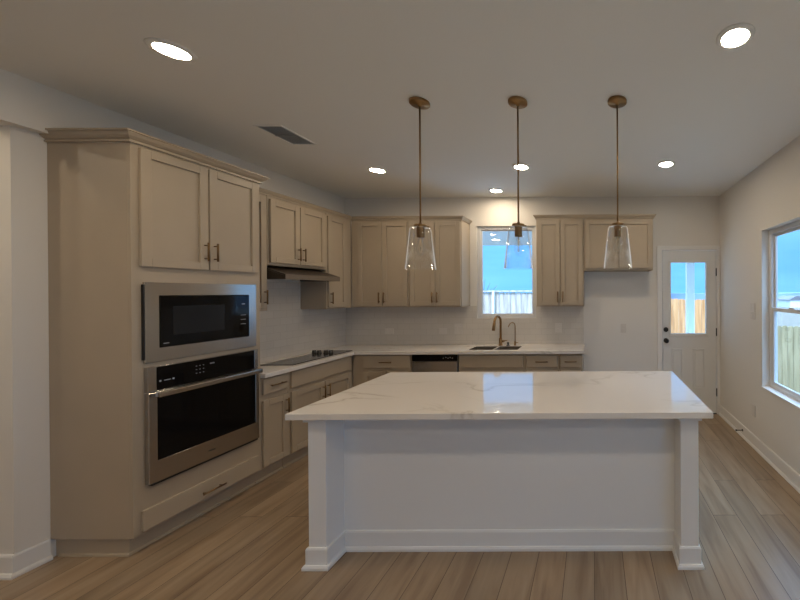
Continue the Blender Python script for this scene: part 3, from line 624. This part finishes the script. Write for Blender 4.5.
# ------------------------------------------------------------------ pendants
PY = 2.27
def pendant(x, label):
    p = thing('pendant_light', label, 'pendant light', (x, PY, ZC), 'brass and glass pendants over the island')
    c = (x, PY, 0)
    MB().lathe([(0, ZC - 0.0005), (0.060, ZC - 0.0005), (0.062, ZC - 0.004), (0.062, ZC - 0.018), (0.058, ZC - 0.022), (0.012, ZC - 0.024), (0.010, ZC - 0.034), (0, ZC - 0.034)], c, 32).build('canopy', 'brass', p)
    MB().tube([(x, PY, ZC - 0.033), (x, PY, 2.045)], 0.0055, 12).build('rod', 'brass', p)
    so_ = MB().lathe([(0, 2.058), (0.008, 2.056), (0.012, 2.046), (0.038, 2.042), (0.040, 2.038), (0.040, 2.030), (0.024, 2.028), (0.024, 1.962), (0.022, 1.958), (0, 1.958)], c, 28).build('socket', 'brass', p)
    for k in range(3):
        a = 2 * math.pi * k / 3 + 0.5; MB().tube([(x + 0.036 * math.cos(a), PY + 0.036 * math.sin(a), 2.034), (x + 0.052 * math.cos(a), PY + 0.052 * math.sin(a), 2.034)], [0.006, 0.006], 10).build('thumb_screw', 'brass', so_)
    th = 0.0035
    out = [(0.0255, 2.024), (0.050, 2.0235), (0.058, 2.021), (0.0625, 2.013), (0.0655, 1.995), (0.093, 1.753)]
    inn = [(0.093 - th, 1.753), (0.0655 - th, 1.995), (0.0625 - th, 2.011), (0.057 - th, 2.0175), (0.050, 2.0195), (0.0255, 2.020)]
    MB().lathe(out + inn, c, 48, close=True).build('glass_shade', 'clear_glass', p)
    bu = [(0.0, 1.838), (0.010, 1.842), (0.022, 1.858), (0.028, 1.878), (0.027, 1.900), (0.019, 1.925), (0.0125, 1.945), (0.012, 1.957)]
    b_ = MB().lathe(bu, c, 28).build('bulb', 'window_glass', p)
    f = MB()
    for k in range(4):
        a = math.pi / 2 * k; f.tube([(x + 0.006 * math.cos(a), PY + 0.006 * math.sin(a), 1.945), (x + 0.012 * math.cos(a), PY + 0.012 * math.sin(a), 1.89), (x + 0.004 * math.cos(a), PY + 0.004 * math.sin(a), 1.862)], 0.0011, 6)
    f.tube([(x, PY, 1.957), (x, PY, 1.90)], 0.003, 8)
    f.build('filament', 'filament', b_)
    return p
pl = pendant(-1.118, 'brass pendant with clear glass shade hanging in front of the cabinets left of the window')
dup(pl, (-0.482, PY, ZC), 'brass pendant with clear glass shade hanging in front of the sink window', 'brass and glass pendants over the island')
dup(pl, (0.162, PY, ZC), 'brass pendant with clear glass shade hanging in front of the refrigerator alcove cabinet', 'brass and glass pendants over the island')

# ------------------------------------------------------------------ recessed lights
def can(x, y, z, label, group='recessed ceiling lights'):
    c = thing('recessed_light', label, 'ceiling light', (x, y, z), group)
    MB().lathe([(0.0635, -0.0095), (0.067, -0.0105), (0.086, -0.006), (0.089, -0.0005), (0.0635, -0.0005)], (x, y, z), 40, close=True).build('trim_ring', 'ceiling_paint', c)
    MB().lathe([(0, -0.0085), (0.060, -0.0085), (0.063, -0.0060), (0.063, -0.0012), (0, -0.0012)], (x, y, z), 40).build('diffuser', 'can_diffuser', c)
    return c
cn = can(-2.133, 1.776, ZC, 'lit recessed light in the ceiling near the tall oven cabinet')
gC = 'recessed ceiling lights'
for x, y, l in ((0.698, 1.709, 'lit recessed light in the ceiling at the top right of the picture'),
                (-2.166, 3.522, 'lit recessed light in the ceiling in front of the range hood cabinets'),
                (-0.703, 3.452, 'lit recessed light in the ceiling behind the middle pendant rod'),
                (-1.171, 4.250, 'smallest lit recessed light in the ceiling, over the sink window'),
                (0.714, 3.399, 'lit recessed light in the ceiling in front of the back door'),
                (-2.13, 0.48, 'lit recessed light in the ceiling left of the camera'),
                (-0.72, 0.48, 'lit recessed light in the ceiling over the camera'),
                (0.70, 0.48, 'lit recessed light in the ceiling right of the camera'),
                (-0.72, -1.2, 'lit recessed light in the ceiling behind the camera'),
                (-2.13, -1.2, 'added unseen fill light in the ceiling behind and left of the camera'),  # rear lamp added out of view to lift the room light
                (0.70, -1.2, 'added unseen fill light in the ceiling behind and right of the camera'),  # its twin on the right, also added unseen for fill
                (-3.74, 1.22, 'lit recessed light in the ceiling of the hall on the left'),
                (-4.4, 1.22, 'added unseen fill light in the ceiling deep in the hall on the left')):  # second hall lamp, added unseen to brighten the short wall
    dup(cn, (x, y, ZC), l, gC)
# ceiling vent
vt = thing('ceiling_vent', 'grey louvred air vent in the ceiling above the oven cabinet', 'vent', (-2.39, 2.735, ZC))
mV = FACES['Z'](ZC)
MB().ring(-2.495, -2.285, 2.565, 2.91, 0.016, -0.008, -0.0005, mV).build('frame', 'ceiling_paint', vt, 0.002)
MB().box(-2.48, -2.30, 2.58, 2.895, -0.0018, -0.0006, mV).build('backing', 'vent_grey', vt)
lo = MB()
for k in range(7):
    x = -2.468 + 0.0245 * k
    lo.prism([(x, -0.002), (x + 0.004, -0.002), (x + 0.016, -0.009), (x + 0.012, -0.009)], 2.582, 2.893, lambda a, b_, t_: (a, t_, ZC + b_))
lo.box(-2.479, -2.301, 2.732, 2.740, ZC - 0.0095, ZC - 0.002)
lo.build('louvre', 'vent_grey', vt)

# ------------------------------------------------------------------ plates on the walls
def plate(name, label, cat, face, F, u, v, w_, h, kind, group):
    m = FACES[face](F); p = thing(name, label, cat, m(u, v, 0), group)
    MB().box(u - w_ / 2, u + w_ / 2, v - h / 2, v + h / 2, 0.0006, 0.007, m).build('cover_plate', 'plate_white', p, 0.002)
    if kind == 'outlet':
        for s in (-1, 1):
            if w_ > h: a = MB().box(u + s * 0.022 - 0.015, u + s * 0.022 + 0.015, v - 0.016, v + 0.016, 0.0065, 0.0085, m)
            else: a = MB().box(u - 0.016, u + 0.016, v + s * 0.022 - 0.015, v + s * 0.022 + 0.015, 0.0065, 0.0085, m)
            a.build('socket', 'plate_white', p, 0.002)
    else:
        n = kind; pw = w_ / n
        for k in range(n):
            cu = u - w_ / 2 + pw * (k + 0.5); MB().box(cu - 0.016, cu + 0.016, v - 0.033, v + 0.033, 0.0065, 0.0105, m).build('rocker', 'plate_white', p, 0.002)
    return p
gO = 'wall plates'
BS = YB - 0.0092
plate('wall_outlet', 'white horizontal outlet on the backsplash left of the dishwasher', 'outlet', 'B', BS, -2.655, 1.10, 0.115, 0.072, 'outlet', gO)
plate('wall_outlet', 'white horizontal outlet on the backsplash above the dishwasher', 'outlet', 'B', BS, -1.955, 1.10, 0.105, 0.075, 'outlet', gO)
plate('light_switch', 'white upright switch plate on the backsplash left of the sink', 'switch', 'B', BS, -1.755, 1.127, 0.105, 0.14, 2, gO)
plate('wall_outlet', 'white outlet on the backsplash right of the sink', 'outlet', 'B', BS, -0.455, 1.135, 0.085, 0.125, 'outlet', gO)
plate('wall_outlet', 'white outlet on the bare wall of the refrigerator alcove', 'outlet', 'B', YB, 0.394, 1.127, 0.072, 0.118, 'outlet', gO)
plate('light_switch', 'small white switch plate on the right wall, the upper of two', 'switch', 'R', XR, 3.615, 1.432, 0.11, 0.092, 2, gO)
plate('light_switch', 'small white switch plate on the right wall, the lower of two', 'switch', 'R', XR, 3.615, 1.345, 0.11, 0.070, 1, gO)
plate('wall_outlet', 'white outlet low on the right wall near the window', 'outlet', 'R', XR, 3.605, 0.37, 0.072, 0.118, 'outlet', gO)
dst = MB(); c = Vector((XR - 0.016, 3.84, 0.075))
dst.tube([c, c + Vector((-0.006, 0, 0))], [0.013, 0.013], 12); dst.tube([c + Vector((-0.005, 0, 0)), c + Vector((-0.065, 0, 0))], 0.005, 10); dst.tube([c + Vector((-0.064, 0, 0)), c + Vector((-0.078, 0, 0))], [0.010, 0.009], 12)
tag(dst.build('door_stop', 'black_metal'), 'short black door stop sticking out of the right baseboard', 'door stop')

# ------------------------------------------------------------------ outdoors
struct(MB().box(-40, 3.35, YB + T, 60, -0.35, -0.25).build('ground', 'ground_soil'), 'bare ground of the back yard', 'ground')
struct(MB().grid([XR + T, 3.351, 60], [-12, YB + T, 110], lambda i, j: not (i == 0 and j == 1), -1.2, -1.1).build('ground_side', 'ground_soil'), 'bare ground of the side yard', 'ground')
struct(MB().box(-2.45, 2.7, YB + T, 7.7, -0.249, -0.08).build('patio_slab', 'porch_white'), 'covered patio slab behind the house', 'slab')
pc = MB().box(-2.45, 2.7, YB + T + 0.001, 7.45, 2.60, 2.72)
struct(pc.build('ceiling_patio', 'patio_ceiling_paint'), 'white patio ceiling seen through the sink window', 'ceiling')
can(-1.83, 6.6, 2.60, 'small lit recessed light in the patio ceiling outside the sink window')
po = thing('patio_column', 'square white patio column seen through the back door glass', 'column', (2.02, 7.3, -0.08))
MB().box(1.945, 2.095, 7.225, 7.375, -0.079, 2.599).build('shaft', 'porch_white', po, 0.005)
MB().box(1.925, 2.115, 7.205, 7.395, -0.0785, 0.10).build('base', 'porch_white', po, 0.005)
def fence(label, x0, x1, y, ztop, mat, pw, posts, slope=0.0, cap=True, zb=-0.25):
    f = thing('wooden_fence', label, 'fence', ((x0 + x1) / 2, y, zb), 'wooden yard fences')
    mb = MB(); x = x0; zt = lambda xx: ztop + slope * (xx - x0)
    while x < x1 - 0.01:
        j = random.uniform(-0.012, 0.012); e = min(x + pw - 0.008, x1); z = zt(x) + j
        mb.prism([(x, zb), (e, zb), (e, z - 0.025), (e - 0.025, z), (x + 0.025, z), (x, z - 0.025)], y - 0.008 + j * 0.4, y + 0.008 + j * 0.4, lambda a, b_, t_: (a, t_, b_))
        x += pw
    mb.build('picket_panel', mat, f)
    for dz in (0.25, 1.0, 1.6):
        MB().prism([(x0, zt(x0) - dz), (x1, zt(x1) - dz), (x1, zt(x1) - dz + 0.08), (x0, zt(x0) - dz + 0.08)], y + 0.02, y + 0.055, lambda a, b_, t_: (a, t_, b_)).build('rail', mat, f)
    if cap: MB().prism([(x0, zt(x0) + 0.014), (x1, zt(x1) + 0.014), (x1, zt(x1) + 0.05), (x0, zt(x0) + 0.05)], y - 0.06, y + 0.06, lambda a, b_, t_: (a, t_, b_)).build('cap_rail', mat, f)
    for px in posts: MB().box(px - 0.025, px + 0.025, y - 0.10, y - 0.021, -0.249, zt(px) + 0.03).build('post', 'porch_white', f)
    return f
fence('pale weathered picket fence seen through the sink window', -8.0, 0.4, 9.0, 1.60, 'fence_pale', 0.14, (-2.55,), 0.0)
fence('orange tan picket fence seen through the back door glass', 0.45, 3.35, 9.2, 1.50, 'fence_tan', 0.15, (), -0.05, cap=False)
fence('straw coloured picket fence seen through the right window', 3.4, 12.0, 8.0, 0.80, 'fence_straw', 0.13, (), 0.0, cap=False, zb=-1.1)
struct(MB().prism([(-220, -12), (220, -12), (220, 0.2), (160, 1.2), (60, 0.6), (20, 1.0), (-40, 0.4), (-120, 1.4), (-220, 0.5)], 150, 170, lambda a, b_, t_: (a, t_, b_)).build('hills', 'far_land'), 'low blue hills on the horizon', 'hills')
hs = thing('distant_house', 'small pale house far off seen through the right window', 'house', (33, 58, -1.1))
MB().box(31.5, 35.5, 56, 60, -1.09, 0.2).build('wall', 'porch_white', hs)
MB().prism([(31.2, 0.2), (35.8, 0.2), (34.6, 0.8), (32.4, 0.8)], 55.8, 60.2, lambda a, b_, t_: (a, t_, b_)).build('roof', 'far_roof', hs)

tr = thing('bare_tree', 'small bare leafless tree above the fence in the sink window', 'tree', (-3.95, 12.5, -0.25))
MB().tube([(-3.95, 12.5, -0.249), (-3.93, 12.5, 0.8), (-3.97, 12.5, 1.5)], [0.05, 0.04, 0.03], 8).build('trunk', 'ground_soil', tr)
for k in range(9):
    a = -0.9 + 0.22 * k + random.uniform(-0.06, 0.06); L_ = random.uniform(0.45, 0.75)
    q = Vector((-3.96, 12.5 + random.uniform(-0.1, 0.1), 1.3)); v = Vector((math.sin(a), random.uniform(-0.2, 0.2), math.cos(a)))
    MB().tube([q, q + v * L_ * 0.5, q + v * L_ + Vector((0.02, 0, 0.05))], [0.016, 0.011, 0.005], 6).build('branch', 'ground_soil', tr)
